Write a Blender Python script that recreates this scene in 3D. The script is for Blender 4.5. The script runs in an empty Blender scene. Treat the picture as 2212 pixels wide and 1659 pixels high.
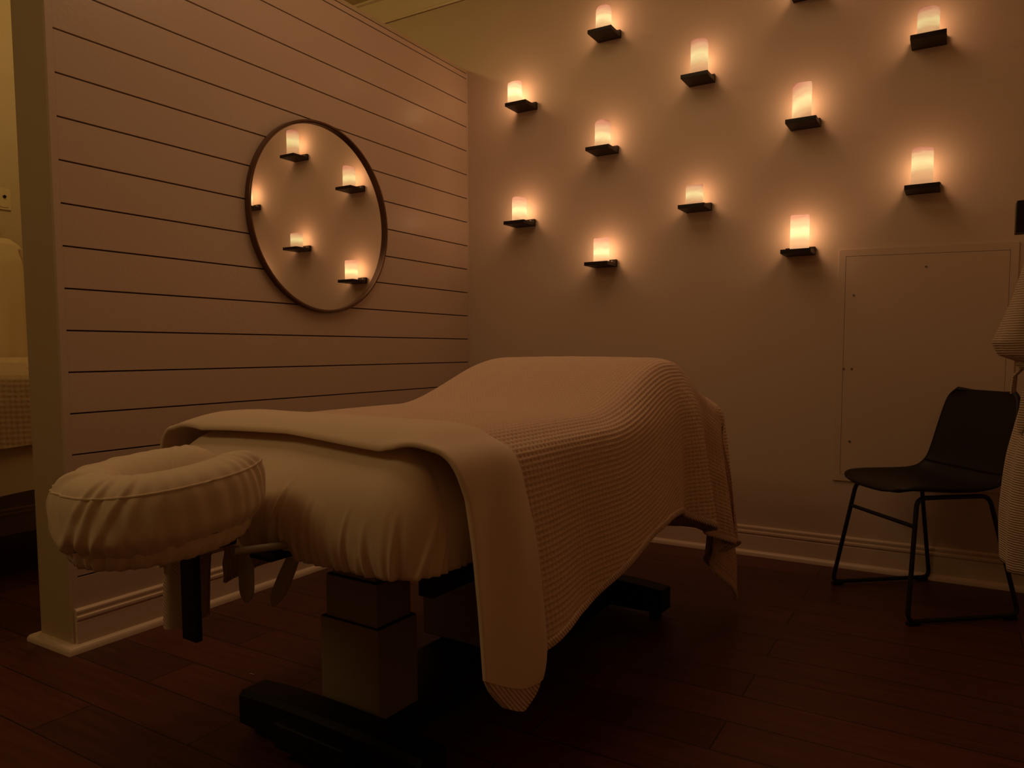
import bpy, math, random
import numpy as np
from mathutils import Vector, Matrix
C = bpy.context.scene.collection
PI = math.pi
rng = random.Random(7)

# ------------------------------------------------------------------ materials
def new_mat(name):
    m = bpy.data.materials.new(name); m.use_nodes = True
    nt = m.node_tree; b = nt.nodes['Principled BSDF']
    return m, nt, b

def N(nt, t, **kw):
    n = nt.nodes.new(t)
    for k, v in kw.items():
        if k in n.inputs: n.inputs[k].default_value = v
        else: setattr(n, k, v)
    return n

def plain(name, col, rough=0.6, metal=0.0, spec=0.5, bump=None, vary=0.0, vscale=6.0, sheen=0.0):
    m, nt, b = new_mat(name)
    b.inputs['Base Color'].default_value = (*col, 1)
    b.inputs['Roughness'].default_value = rough
    b.inputs['Metallic'].default_value = metal
    b.inputs['Specular IOR Level'].default_value = spec
    if sheen: b.inputs['Sheen Weight'].default_value = sheen
    tc = N(nt, 'ShaderNodeTexCoord')
    if vary:
        n = N(nt, 'ShaderNodeTexNoise', Scale=vscale, Detail=4.0)
        nt.links.new(tc.outputs['Object'], n.inputs['Vector'])
        mx = N(nt, 'ShaderNodeMix', data_type='RGBA')
        mx.inputs[6].default_value = (*[c*(1-vary) for c in col], 1)
        mx.inputs[7].default_value = (*[min(1, c*(1+vary)) for c in col], 1)
        nt.links.new(n.outputs['Fac'], mx.inputs[0]); nt.links.new(mx.outputs[2], b.inputs['Base Color'])
    if bump:
        sc, dist = bump
        n = N(nt, 'ShaderNodeTexNoise', Scale=sc, Detail=3.0)
        nt.links.new(tc.outputs['Object'], n.inputs['Vector'])
        bp = N(nt, 'ShaderNodeBump', Strength=1.0, Distance=dist)
        nt.links.new(n.outputs['Fac'], bp.inputs['Height']); nt.links.new(bp.outputs['Normal'], b.inputs['Normal'])
    return m

M = {}
M['wall'] = plain('wall_paint', (.62, .49, .38), .55, bump=(320, .0004), spec=.3)
M['shiplap'] = plain('shiplap_paint', (.57, .445, .345), .23, bump=(60, .0006), spec=.45)
M['endcap'] = plain('endcap_paint', (.50, .40, .25), .5, bump=(200, .0003), spec=.3)
M['groove'] = plain('groove_shadow_gap', (.10, .06, .04), .9)
M['trim'] = plain('trim_enamel', (.72, .57, .44), .3, spec=.5)
M['ceiling'] = plain('ceiling_paint', (.62, .52, .32), .6)
M['panel'] = plain('panel_paint', (.61, .48, .375), .5, bump=(300, .0003), spec=.3)
M['sheet'] = plain('cotton_sheet', (.76, .60, .45), .75, bump=(900, .0003), sheen=.2, spec=.2)
M['cover'] = plain('cotton_cover', (.74, .60, .44), .75, bump=(700, .0004), sheen=.2, spec=.2)
M['blanket'] = plain('waffle_cotton', (.78, .56, .42), .9, bump=(1200, .0008), sheen=.25, spec=.1)
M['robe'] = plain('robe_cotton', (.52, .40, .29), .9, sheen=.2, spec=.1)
M['column'] = plain('grey_beige_steel', (.27, .22, .14), .4, spec=.4)
M['black'] = plain('black_powder_coat', (.006, .005, .005), .5, spec=.3)
M['black_cap'] = plain('black_plastic', (.008, .007, .007), .6, spec=.2)
M['rail'] = plain('dark_frame', (.015, .012, .010), .6, spec=.2)
M['lever'] = plain('pale_grey_plastic', (.34, .29, .22), .5, spec=.4)
M['shelf'] = plain('espresso_wood', (.016, .007, .005), .45, vary=.3, vscale=30, spec=.35)
M['metal'] = plain('steel_screw', (.35, .28, .22), .35, metal=1)
M['bronze'] = plain('bronze_frame', (.14, .075, .045), .32, metal=.6, spec=.5)
M['leather'] = plain('dark_leatherette', (.008, .005, .004), .5, bump=(160, .0005), spec=.4)
M['chair_metal'] = plain('black_tube', (.012, .010, .010), .5, spec=.3)
M['switch'] = plain('ivory_plastic', (.7, .58, .4), .4)

def robe_rib():
    m = M['robe']; nt = m.node_tree; b = nt.nodes['Principled BSDF']
    tc = N(nt, 'ShaderNodeTexCoord')
    w = N(nt, 'ShaderNodeTexWave', Scale=48.0, Distortion=2.0, Detail=2.0, bands_direction='Z')
    w.inputs['Detail Scale'].default_value = .6
    nt.links.new(tc.outputs['Object'], w.inputs['Vector'])
    bp = N(nt, 'ShaderNodeBump', Strength=.7, Distance=.003)
    nt.links.new(w.outputs['Fac'], bp.inputs['Height']); nt.links.new(bp.outputs['Normal'], b.inputs['Normal'])
robe_rib()

def mirror_mat():
    m, nt, b = new_mat('mirror_glass')
    b.inputs['Base Color'].default_value = (.93, .90, .84, 1); b.inputs['Metallic'].default_value = 1
    b.inputs['Roughness'].default_value = 0.0
    return m
M['mirror'] = mirror_mat()

def floor_mat():
    m, nt, b = new_mat('dark_red_wood_planks')
    tc = N(nt, 'ShaderNodeTexCoord')
    br = N(nt, 'ShaderNodeTexBrick', Scale=1.0)
    br.offset = .37; br.offset_frequency = 2
    br.inputs['Mortar Size'].default_value = .0022
    br.inputs['Mortar Smooth'].default_value = .1
    br.inputs['Bias'].default_value = 0
    br.inputs['Brick Width'].default_value = 1.15
    br.inputs['Row Height'].default_value = .165
    br.inputs['Color1'].default_value = (.120, .034, .020, 1)
    br.inputs['Color2'].default_value = (.075, .022, .013, 1)
    br.inputs['Mortar'].default_value = (.02, .006, .004, 1)
    mp = N(nt, 'ShaderNodeMapping'); mp.inputs['Location'].default_value = (.3, .06, 0)
    nt.links.new(tc.outputs['Object'], mp.inputs['Vector'])
    nt.links.new(mp.outputs['Vector'], br.inputs['Vector'])
    mp2 = N(nt, 'ShaderNodeMapping'); mp2.inputs['Scale'].default_value = (2.2, 28, 1)
    nt.links.new(tc.outputs['Object'], mp2.inputs['Vector'])
    no = N(nt, 'ShaderNodeTexNoise', Scale=1.6, Detail=6.0, Roughness=.6)
    nt.links.new(mp2.outputs['Vector'], no.inputs['Vector'])
    mx = N(nt, 'ShaderNodeMix', data_type='RGBA', blend_type='MULTIPLY')
    mx.inputs[0].default_value = .6
    rp = N(nt, 'ShaderNodeValToRGB'); rp.color_ramp.elements[0].color = (.35, .3, .28, 1); rp.color_ramp.elements[1].color = (1.2, 1.15, 1.1, 1)
    rp.color_ramp.elements[0].position = .3; rp.color_ramp.elements[1].position = .75
    nt.links.new(no.outputs['Fac'], rp.inputs['Fac'])
    nt.links.new(br.outputs['Color'], mx.inputs[6]); nt.links.new(rp.outputs['Color'], mx.inputs[7])
    nt.links.new(mx.outputs[2], b.inputs['Base Color'])
    b.inputs['Roughness'].default_value = .42; b.inputs['Specular IOR Level'].default_value = .35
    bp = N(nt, 'ShaderNodeBump', Strength=.6, Distance=.0015)
    ad = N(nt, 'ShaderNodeMath', operation='MULTIPLY_ADD'); ad.inputs[1].default_value = -1.0
    nt.links.new(br.outputs['Fac'], ad.inputs[0]); nt.links.new(no.outputs['Fac'], ad.inputs[2])
    nt.links.new(ad.outputs[0], bp.inputs['Height']); nt.links.new(bp.outputs['Normal'], b.inputs['Normal'])
    return m
M['floor'] = floor_mat()

def candle_mat(i, h, peak, strength, tilt):
    """wax shell of an LED candle: glows brightest around the lamp inside it, and lets part of the lamp's light straight through"""
    m, nt, b = new_mat('candle_wax')
    nt.nodes.remove(b); out = nt.nodes['Material Output']
    tc = N(nt, 'ShaderNodeTexCoord'); sp = N(nt, 'ShaderNodeSeparateXYZ')
    nt.links.new(tc.outputs['Object'], sp.inputs[0])
    ax = N(nt, 'ShaderNodeMath', operation='MULTIPLY_ADD'); ax.inputs[1].default_value = tilt
    nt.links.new(sp.outputs['X'], ax.inputs[0]); nt.links.new(sp.outputs['Z'], ax.inputs[2])
    no = N(nt, 'ShaderNodeTexNoise', Scale=38.0, Detail=2.0)
    mpn = N(nt, 'ShaderNodeMapping'); mpn.inputs['Scale'].default_value = (.5, .5, 1.6); mpn.inputs['Location'].default_value = (i*3.1, 0, i*1.7)
    nt.links.new(tc.outputs['Object'], mpn.inputs[0]); nt.links.new(mpn.outputs[0], no.inputs['Vector'])
    wob = N(nt, 'ShaderNodeMath', operation='MULTIPLY_ADD'); wob.inputs[1].default_value = .022
    nt.links.new(no.outputs['Fac'], wob.inputs[0]); nt.links.new(ax.outputs[0], wob.inputs[2])
    mr = N(nt, 'ShaderNodeMapRange'); mr.inputs['From Min'].default_value = .011; mr.inputs['From Max'].default_value = h+.011
    nt.links.new(wob.outputs[0], mr.inputs['Value'])
    rp = N(nt, 'ShaderNodeValToRGB'); cr = rp.color_ramp
    cr.elements[0].position = 0; cr.elements[0].color = (.50, .245, .115, 1)
    cr.elements[1].position = 1; cr.elements[1].color = (.42, .135, .07, 1)
    for pos, col in ((max(.1, peak-.32), (.70, .37, .165, 1)), (peak, (1.0, .80, .36, 1)), (min(.8, peak+.2), (.86, .50, .24, 1)), (.90, (.66, .27, .145, 1))):
        e = cr.elements.new(pos); e.color = col
    cr.interpolation = 'B_SPLINE' if False else 'EASE'
    nt.links.new(mr.outputs['Result'], rp.inputs['Fac'])
    em = N(nt, 'ShaderNodeEmission', Strength=strength)
    nt.links.new(rp.outputs['Color'], em.inputs['Color'])
    tr = N(nt, 'ShaderNodeBsdfTransparent'); tr.inputs['Color'].default_value = (1, .93, .82, 1)
    mx = N(nt, 'ShaderNodeMixShader'); mx.inputs[0].default_value = .24
    nt.links.new(em.outputs[0], mx.inputs[1]); nt.links.new(tr.outputs[0], mx.inputs[2])
    nt.links.new(mx.outputs[0], out.inputs['Surface'])
    return m

# ------------------------------------------------------------------ mesh helpers
class MB:
    def __init__(s): s.v = []; s.f = []
    def add(s, vs, fs):
        o = len(s.v); s.v += [tuple(map(float, v)) for v in vs]; s.f += [tuple(o+i for i in f) for f in fs]; return s
    def box(s, x0, x1, y0, y1, z0, z1, b=0.0):
        if b <= 0:
            vs = [(x, y, z) for z in (z0, z1) for y in (y0, y1) for x in (x0, x1)]
            return s.add(vs, [(0, 2, 3, 1), (4, 5, 7, 6), (0, 1, 5, 4), (2, 6, 7, 3), (0, 4, 6, 2), (1, 3, 7, 5)])
        import bmesh
        bm = bmesh.new(); bmesh.ops.create_cube(bm, size=1)
        for v in bm.verts: v.co = Vector(((x0+x1)/2+v.co.x*(x1-x0), (y0+y1)/2+v.co.y*(y1-y0), (z0+z1)/2+v.co.z*(z1-z0)))
        bmesh.ops.bevel(bm, geom=bm.edges[:], offset=b, segments=3, profile=.7, affect='EDGES')
        bm.verts.index_update()
        s.add([v.co for v in bm.verts], [[v.index for v in f.verts] for f in bm.faces]); bm.free(); return s
    def tube(s, pts, r, n=12, close=False, cap=True, rz=None):
        P = [Vector(p) for p in pts]; k = len(P); vs = []; prev = None
        for i, p in enumerate(P):
            a = P[i-1] if (i > 0 or close) else p; c = P[(i+1) % k] if (i < k-1 or close) else p
            t = (c-a).normalized()
            if prev is None:
                u = t.cross(Vector((0, 0, 1)));
                if u.length < 1e-3: u = t.cross(Vector((0, 1, 0)))
                u.normalize()
            else: u = (prev - t*prev.dot(t)).normalized()
            prev = u; w = t.cross(u); rr = r[i] if hasattr(r, '__len__') else r; r2 = rz if rz else rr
            for j in range(n): an = 2*PI*j/n; vs.append(p+u*rr*math.cos(an)+w*r2*math.sin(an))
        fs = []
        for i in range(k if close else k-1):
            for j in range(n):
                a = i*n+j; b = i*n+(j+1) % n; c = ((i+1) % k)*n+(j+1) % n; d = ((i+1) % k)*n+j; fs.append((a, b, c, d))
        if cap and not close: fs.append(tuple(range(n))[::-1]); fs.append(tuple((k-1)*n+j for j in range(n)))
        return s.add(vs, fs)
    def prism(s, outline, z0, z1):   # outline in xy
        n = len(outline); vs = [(x, y, z0) for x, y in outline]+[(x, y, z1) for x, y in outline]
        return s.add(vs, [tuple(range(n))[::-1], tuple(range(n, 2*n))]+[(i, (i+1) % n, n+(i+1) % n, n+i) for i in range(n)])
    def extrude(s, prof, path, closed_prof=True):   # prof list of (offset vec3 list) per path station
        k = len(prof[0]); vs = [p for st in prof for p in st]; fs = []
        for i in range(len(prof)-1):
            for j in range(k if closed_prof else k-1): fs.append((i*k+j, i*k+(j+1) % k, (i+1)*k+(j+1) % k, (i+1)*k+j))
        if closed_prof: fs += [tuple(range(k))[::-1], tuple((len(prof)-1)*k+j for j in range(k))]
        return s.add(vs, fs)
    def build(s, name, mat, parent=None, smooth=True, loc=None):
        return mesh_obj(name, s.v, s.f, mat, parent, smooth, loc)

def mesh_obj(name, v, f, mat, parent=None, smooth=True, loc=None, fixn=True):
    me = bpy.data.meshes.new(name); me.from_pydata(v, [], f); me.update()
    if fixn:
        import bmesh
        bm = bmesh.new(); bm.from_mesh(me); bmesh.ops.recalc_face_normals(bm, faces=bm.faces[:]); bm.to_mesh(me); bm.free()
    o = bpy.data.objects.new(name, me); C.objects.link(o)
    if mat: me.materials.append(mat)
    if smooth:
        me.polygons.foreach_set('use_smooth', [True]*len(me.polygons))
        try: me.set_sharp_from_angle(angle=math.radians(38))
        except Exception: pass
    if parent: o.parent = parent
    if loc: o.location = loc
    return o

def grid_obj(name, P, mat, parent=None, wrap_u=False):
    """P: (nv, nu, 3) numpy array -> quad grid object"""
    nv, nu, _ = P.shape
    I = np.arange(nv*nu).reshape(nv, nu)
    if wrap_u: J = np.concatenate([I, I[:, :1]], 1)
    else: J = I
    q = np.stack([J[:-1, :-1], J[:-1, 1:], J[1:, 1:], J[1:, :-1]], -1).reshape(-1, 4)
    me = bpy.data.meshes.new(name)
    me.vertices.add(nv*nu); me.vertices.foreach_set('co', P.reshape(-1).astype(np.float32))
    nf = len(q); me.loops.add(nf*4); me.polygons.add(nf)
    me.loops.foreach_set('vertex_index', q.reshape(-1).astype(np.int32))
    me.polygons.foreach_set('loop_start', np.arange(0, nf*4, 4, dtype=np.int32))
    me.polygons.foreach_set('use_smooth', np.ones(nf, dtype=bool))
    me.update(calc_edges=True); me.validate()
    o = bpy.data.objects.new(name, me); C.objects.link(o); me.materials.append(mat)
    if parent: o.parent = parent
    return o

def tag(o, label=None, cat=None, group=None, kind=None):
    if label: o['label'] = label
    if cat: o['category'] = cat
    if group: o['group'] = group
    if kind: o['kind'] = kind
    return o

def empty(name, loc, rz=0.0, label=None, cat=None, group=None):
    o = bpy.data.objects.new(name, None); C.objects.link(o); o.location = loc; o.rotation_euler = (0, 0, rz)
    o.empty_display_size = .1
    return tag(o, label, cat, group)

def struct(o): o['kind'] = 'structure'; return o

def sstep(a, b, x):
    t = np.clip((np.asarray(x, float)-a)/(b-a), 0, 1); return t*t*(3-2*t)

def interp(x, xs, ys): return np.interp(x, xs, ys)

# ------------------------------------------------------------------ room shell
XR, XL, YF, ZC = 2.95, -1.95, -6.2, 3.17
struct(MB().box(XL-.1, XR+.1, YF-.1, .1, -.1, 0).build('floor', M['floor'], smooth=False))
struct(MB().box(XL-.1, XR+.1, 0, .12, 0, ZC+.05).build('wall_back', M['wall'], smooth=False))
struct(MB().box(XR, XR+.12, YF, 0, 0, ZC+.05).build('wall_right', M['wall'], smooth=False))
struct(MB().box(XL-.12, XL, YF, 0, 0, ZC+.05).build('wall_outer', M['wall'], smooth=False))
struct(MB().box(XL, XR, YF-.12, YF, 0, ZC+.05).build('wall_front', M['wall'], smooth=False))
# ceiling boards running along the back wall, with V gaps
cb = MB()
y = 0.0; k = 0
while y > YF:
    y1 = max(YF, y-.19); cb.box(XL, XR, y1+.004, y, ZC, ZC+.03); y = y1; k += 1
cb.box(XL, XR, YF, 0, ZC+.03, ZC+.05)
struct(cb.build('ceiling', M['ceiling'], smooth=False))

# the shiplap partition: end face at Y=-PL, boards on the face X=0
PL, PT, PH = 2.356, .205, 2.632
S0, SS = .9348, .1371
part = MB().box(-PT, -.014, -PL, 0, 0, PH-.012)
part.box(-PT-.004, .0, -PL-.004, 0, PH-.02, PH)      # capping strip
wl = struct(part.build('wall_left', M['endcap'], smooth=False))
zs = [S0+SS*i for i in range(-6, 13)]
edges = [0.02]+zs+[PH-.022]
bd = MB()
for z0, z1 in zip(edges[:-1], edges[1:]):
    bd.box(-.014, 0, -PL+.022, -.012, z0+.0026, z1-.0026, b=.0012)
o = bd.build('shiplap_boards', M['shiplap'], wl, smooth=False)
MB().box(-.0142, -.0115, -PL+.02, -.01, .02, PH-.02).build('board_gap_backing', M['groove'], wl, smooth=False)
t1 = MB().box(-.014, .0005, -PL-.0005, -PL+.0222, 0, PH-.02, b=.001)
t1.box(-.014, .0008, -.012, 0, 0, PH-.02)
struct(t1.build('trim_1', M['shiplap'], smooth=False))

def base_profile():
    # (depth from wall, height) of a two-bead baseboard
    return [(0, 0), (.016, 0), (.016, .098), (.0135, .101), (.0135, .104), (.019, .108), (.020, .113), (.019, .118), (.0125, .121), (.0125, .127),
            (.0135, .129), (.0145, .133), (.0135, .138), (.008, .1425), (0, .1435)]
def shoe_profile():
    return [(0, 0)]+[(.014+.019*math.cos(a), .022*math.sin(a)+.004*(1 if a > 0 else 0)) for a in np.linspace(0, PI/2, 7)]+[(0, .026)]
def run(path_fn, prof, mb):
    mb.extrude([[path_fn(t, d, z) for d, z in prof] for t in (0, 1)], None)
bb = MB(); run(lambda t, d, z: (.0+t*XR, -d, z), base_profile(), bb); run(lambda t, d, z: (.0+t*XR, -d, z), shoe_profile(), bb)
struct(bb.build('baseboard_back', M['trim']))
bl = MB(); run(lambda t, d, z: (d, -(PL-.006)*t, z), base_profile(), bl)
# shoe moulding wraps the end of the partition
pr = shoe_profile()
bl.extrude([[(d, 0, z) for d, z in pr], [(d, -PL-d, z) for d, z in pr], [(-PT-d, -PL-d, z) for d, z in pr], [(-PT-d, 0, z) for d, z in pr]], None)
struct(bl.build('baseboard_left', M['trim']))
br_ = MB(); run(lambda t, d, z: (XR-d, -6.1*t, z), base_profile(), br_); struct(br_.build('baseboard_right', M['trim']))
bo = MB(); run(lambda t, d, z: (XL+d, -6.1*t, z), base_profile(), bo); struct(bo.build('baseboard_outer', M['trim']))
# crown at the top of the back wall
cr = MB()
cr.extrude([[(x, -d, z) for d, z in [(0, 3.035), (.012, 3.030), (.014, 3.042), (.010, 3.048), (.045, 3.150), (.060, 3.156), (.060, ZC-.001), (0, ZC-.001)]] for x in (XL, XR)], None)
struct(cr.build('trim_2', M['trim'], smooth=False))

# ------------------------------------------------------------------ access panel on the back wall
ap = empty('access_panel', (2.05, 0, .40), 0, 'large painted rectangular access panel screwed flush on the tan wall behind the chair', 'wall panel')
tl = (-.022, 1.052); tr_ = (.655, 1.037); bl_ = (-.022, 0.0); br2 = (.655, 0.0)
def quadslab(mb, q, d0, d1):
    vs = [(x, -d0, z) for x, z in q]+[(x, -d1, z) for x, z in q]
    mb.add(vs, [(0, 1, 2, 3), (7, 6, 5, 4), (0, 4, 5, 1), (1, 5, 6, 2), (2, 6, 7, 3), (3, 7, 4, 0)])
def inset(q, a, b, c, d): return [(q[0][0]+a, q[0][1]+b), (q[1][0]-c, q[1][1]+b), (q[2][0]-c, q[2][1]-d), (q[3][0]+a, q[3][1]-d)]
Q0 = [bl_, br2, tr_, tl]; Q1 = inset(Q0, .030, .032, .03, .032); Q2 = inset(Q0, .0315, .0335, .0315, .0335)
mb = MB()
vs = [(x, 0, z) for x, z in Q0]+[(x, -.009, z) for x, z in inset(Q0, .002, .002, .002, .002)]+[(x, -.009, z) for x, z in Q1]+[(x, -.0065, z) for x, z in inset(Q1, .0005, .0005, .0005, .0005)]
mb.add(vs, [(r*4+i, r*4+(i+1) % 4, (r+1)*4+(i+1) % 4, (r+1)*4+i) for r in range(3) for i in range(4)])
mb.build('frame', M['panel'], ap, smooth=False)
mb = MB(); quadslab(mb, Q2, .001, .0085); mb.build('door', M['panel'], ap, smooth=False)
for i, (x, z) in enumerate(((.045, .845), (.045, .515), (.045, .185), (.012, .515), (.325, .955))):
    s = MB().tube([(x, -.0085, z), (x, -.0112, z)], .0048, 10)
    s.build('screw', M['metal'], ap)

# ------------------------------------------------------------------ mirror on the partition
MY, MZ, MR = -1.184, 1.603, .4255
mi = empty('round_mirror', (0, MY, MZ), 0, 'round wall mirror with thin bronze rim hanging on the shiplap partition', 'mirror')
ring = MB(); pts = []
n = 96
prof = [(MR-.014, .004), (MR-.014, .024), (MR-.009, .030), (MR-.002, .030), (MR, .026), (MR, .004)]
vs = []; fs = []
for i in range(n):
    a = 2*PI*i/n
    for r_, d in prof: vs.append((d, r_*math.cos(a), r_*math.sin(a)))
kk = len(prof)
for i in range(n):
    for j in range(kk): fs.append((i*kk+j, i*kk+(j+1) % kk, ((i+1) % n)*kk+(j+1) % kk, ((i+1) % n)*kk+j))
ring.add(vs, fs); ring.build('rim', M['bronze'], mi)
g = MB(); vs = [(.012, 0, 0)]+[(.012, (MR-.0135)*math.cos(2*PI*i/n), (MR-.0135)*math.sin(2*PI*i/n)) for i in range(n)]
g.add(vs, [(0, 1+i, 1+(i+1) % n) for i in range(n)]); g.build('glass', M['mirror'], mi, smooth=False)
bk = MB(); bk.tube([(.002, 0, 0), (.011, 0, 0)], MR-.013, 64); bk.build('backing', M['black'], mi)

# ------------------------------------------------------------------ camera model used only to convert measured points of the photograph to places on the wall
FPX = 1594.03; YAW, PIT, ROL = .5416, -.0707, -.0033; CAM = np.array([2.5001, -3.6617, 1.0]); PY = 41.72
_f = np.array([-math.sin(YAW)*math.cos(PIT), math.cos(YAW)*math.cos(PIT), math.sin(PIT)])
_r = np.cross(_f, [0, 0, 1]); _r /= np.linalg.norm(_r); _u = np.cross(_r, _f)
_R = math.cos(ROL)*_r+math.sin(ROL)*_u; _U = -math.sin(ROL)*_r+math.cos(ROL)*_u
def onY(px, py, Y):
    d = _f+_R*(px-1106)/FPX-_U*(py-829.5-PY)/FPX; t = (Y-CAM[1])/d[1]; return CAM+t*d

# ------------------------------------------------------------------ candles on their shelves
SW, SD, CH = .130, .136, .038     # cleat width, plate depth, cleat height
shelf_info = [  # wall-bottom corners left/right of the cleat (px), candle centre px, candle top px, diameter px, peak, strength, tilt, words
 ((1292, 92.5), (1343, 83.5), 1304, 18, 34, .50, 1.15, 0.0, 'topmost shelf of the second column from the partition'),
 ((1117, 244), (1162, 237.6), 1112, 178, 31, .52, 1.75, 0.0, 'upper shelf of the column nearest the partition'),
 ((1488.3, 188.2), (1546, 179.6), 1511, 88, 37.5, .55, .98, -.05, 'upper shelf of the middle column'),
 ((1708.6, 283.5), (1773, 275.3), 1733, 179, 41, .45, 1.12, -.5, 'shelf below the one cut off by the photo top'),
 ((1969.8, 109), (2045.5, 98.6), 2006, 20, 46.5, .50, .82, 0.0, 'upper shelf of the column farthest from the partition'),
 ((1286, 338.3), (1339, 332), 1302, 263, 34, .42, 1.08, .1, 'middle shelf of the second column from the partition'),
 ((1482, 460.4), (1539, 456), 1500, 398, 37, .50, .95, 0.0, 'lower shelf of the middle column'),
 ((1958, 421.7), (2031, 416.4), 1993, 320, 46, .60, 1.05, 0.0, 'lower shelf of the column farthest from the partition'),
 ((1698, 554.8), (1761.5, 551.8), 1728, 462, 40.5, .50, 1.45, 0.0, 'lowest shelf left of the access panel'),
 ((1112, 492), (1160, 489.6), 1122, 427, 32, .45, 1.35, 0.0, 'lower shelf of the column nearest the partition'),
 ((1284, 579), (1334.5, 577), 1299, 512, 34, .40, 1.45, 0.0, 'lowest shelf of the second column from the partition'),
 ((1714, 4), (1780, -4), 1740, -90, 41, .50, 1.1, 0.0, 'shelf cut off by the top edge of the photo'),
]
height_words = ['short', 'short', 'tall', 'tall', 'tall', 'medium', 'squat', 'tall', 'tall', 'medium', 'medium', 'medium']
def shelf_meshes():
    a = MB().box(-SW/2, SW/2, -SD, -.0185, .0005, .0185, b=.0015)
    b = MB().box(-SW/2, SW/2, -.019, -.0005, 0, CH, b=.0035)
    c = [MB().tube([(sx, -.018, .029), (sx, -.0205, .029)], .004, 10) for sx in (-.042, .042)]
    return a, b, c
sh0 = None; KC = .9
for i, (pl, pr_, cx, ct, cw, peak, st, tilt, words) in enumerate(shelf_info):
    A = onY(pl[0], pl[1], -.001); B = onY(pr_[0], pr_[1], -.001)
    X = (A[0]+B[0])/2; Z = (A[2]+B[2])/2
    if sh0 is None:
        r0 = empty('candle_shelf', (X, 0, Z)); a, b, c = shelf_meshes()
        parts = [a.build('shelf_plate', M['shelf'], r0), b.build('wall_cleat', M['shelf'], r0), *[q_.build('screw', M['metal'], r0) for q_ in c]]
        sh0 = r0
    else:
        r0 = sh0.copy(); C.objects.link(r0); r0.location = (X, 0, Z)
        for p in parts: q = p.copy(); C.objects.link(q); q.parent = r0
    tag(r0, 'dark wooden ledge, '+words, 'shelf', 'dark candle ledges on the back wall')
    zb = Z+.0187; yc = -.073
    cp = onY(cx, ct+.5*40, yc)
    rad = .5*cw/FPX*np.dot(np.array([cp[0], yc, cp[2]])-CAM, _f)*1.0
    rad = min(rad, .041)
    zt = onY(cx, ct, yc+rad*.3)[2]; h = zt-zb
    # wax pillar with an uneven melted rim and a recess round the lamp
    nn = 48; rows = []
    ph = rng.uniform(0, 6.28)
    def rim(a): return .004*math.sin(a+ph)+.0022*math.sin(2*a+ph*2)
    for (rr, zz, e) in ((0, 0, 0), (.9, 0, 0), (1, .002, 0), (1.0, .25*h, 0), (.99, .5*h, 0), (1.0, .75*h, .3), (.99, h-.011, 1), (.965, h-.005, 1), (.93, h-.002, 1), (.86, h-.003, 1), (.80, h-.006, .8), (.5, h-.009, .2), (0, h-.010, 0)):
        rows.append([(rad*rr*math.cos(2*PI*j/nn), rad*rr*math.sin(2*PI*j/nn), zz+e*(rim(2*PI*j/nn)-.006)) for j in range(nn)])
    cm = candle_mat(i, h, peak, st*.94, tilt)
    vs = [p for r1 in rows for p in r1]; fs = []
    for k in range(len(rows)-1):
        for j in range(nn): fs.append((k*nn+j, k*nn+(j+1) % nn, (k+1)*nn+(j+1) % nn, (k+1)*nn+j))
    ca = mesh_obj('pillar_candle', vs, fs, cm, None, True, (cp[0], yc, zb))
    tag(ca, height_words[i]+' glowing pillar candle on the '+words, 'candle', 'glowing pillar candles on the back wall')
    L = bpy.data.lights.new('candle_flame', 'POINT'); L.energy = KC*(.55+.45*st)*2.15; L.color = (1.0, .53, .31); L.shadow_soft_size = .030
    lo = bpy.data.objects.new('candle_flame', L); C.objects.link(lo); lo.parent = ca; lo.location = (0, 0, h*.5); lo.visible_glossy = False

# ------------------------------------------------------------------ massage table (local: x across, y from head to foot)
PHI = math.radians(2.5); TL = (1.22, -2.58, 0)
tb = empty('massage_table', TL, -PHI, 'electric massage table on two telescopic columns under the waffle blanket', 'massage table')
HW, TOPZ, BOTZ, LEN = .430, .815, .545, 1.765
MB().box(-.12, .12, .1, 1.64, .035, .10, b=.008).build('base_beam', M['black'], tb)
def crossbar(yc, wd):
    m = MB()
    # tapered foot bar with lower ends
    st = []
    for x in np.linspace(-.31, .31, 9):
        e = abs(x)/.31; h1 = .125-.012*e**3; w = wd*(1-.06*e**2); b0 = .028
        st.append([(x, yc-w, b0), (x, yc+w, b0), (x, yc+w, h1-.012), (x, yc+w-.012, h1), (x, yc-w+.012, h1), (x, yc-w, h1-.012)])
    m.extrude(st, None); return m
MB_ = crossbar(.19, .050); MB_.build('crossbar', M['black'], tb)
crossbar(1.545, .050).build('crossbar', M['black'], tb)
for (x, y_) in ((-.27, .19), (.27, .19), (-.27, 1.545), (.27, 1.545)):
    MB().tube([(x, y_, 0), (x, y_, .03)], [.024, .022], 16).build('levelling_foot', M['black_cap'], tb)
for yc0 in (.31, 1.38):
    d = .072
    col = MB().box(-.10, .10, yc0-d, yc0+d, .10, .329, b=.004); c1 = col.build('column', M['column'], tb)
    MB().box(-.088, .088, yc0-d+.010, yc0+d-.010, .32, .437, b=.004).build('middle_sleeve', M['column'], c1)
    MB().box(-.074, .074, yc0-d+.021, yc0+d-.021, .43, .56, b=.004).build('inner_sleeve', M['column'], c1)
    MB().box(-.0975, .0975, yc0-d+.003, yc0+d-.003, .328, .3305).build('sleeve_cap', M['black_cap'], c1)
    MB().box(-.085, .085, yc0-d+.013, yc0+d-.013, .4365, .439).build('sleeve_cap', M['black_cap'], c1)
MB().box(-.19, .085, .74, .98, .10, .312, b=.012).build('motor_housing', M['column'], tb)
fr = MB()
for s in (-1, 1): fr.box(s*.36-.02, s*.36+.02, .11, 1.68, .497, .562, b=.004)
for yy in (.31, 1.38, 1.66): fr.box(-.36, .36, yy-.03, yy+.03, .525, .575)
fr.build('frame_rails', M['rail'], tb, smooth=False)
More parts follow.
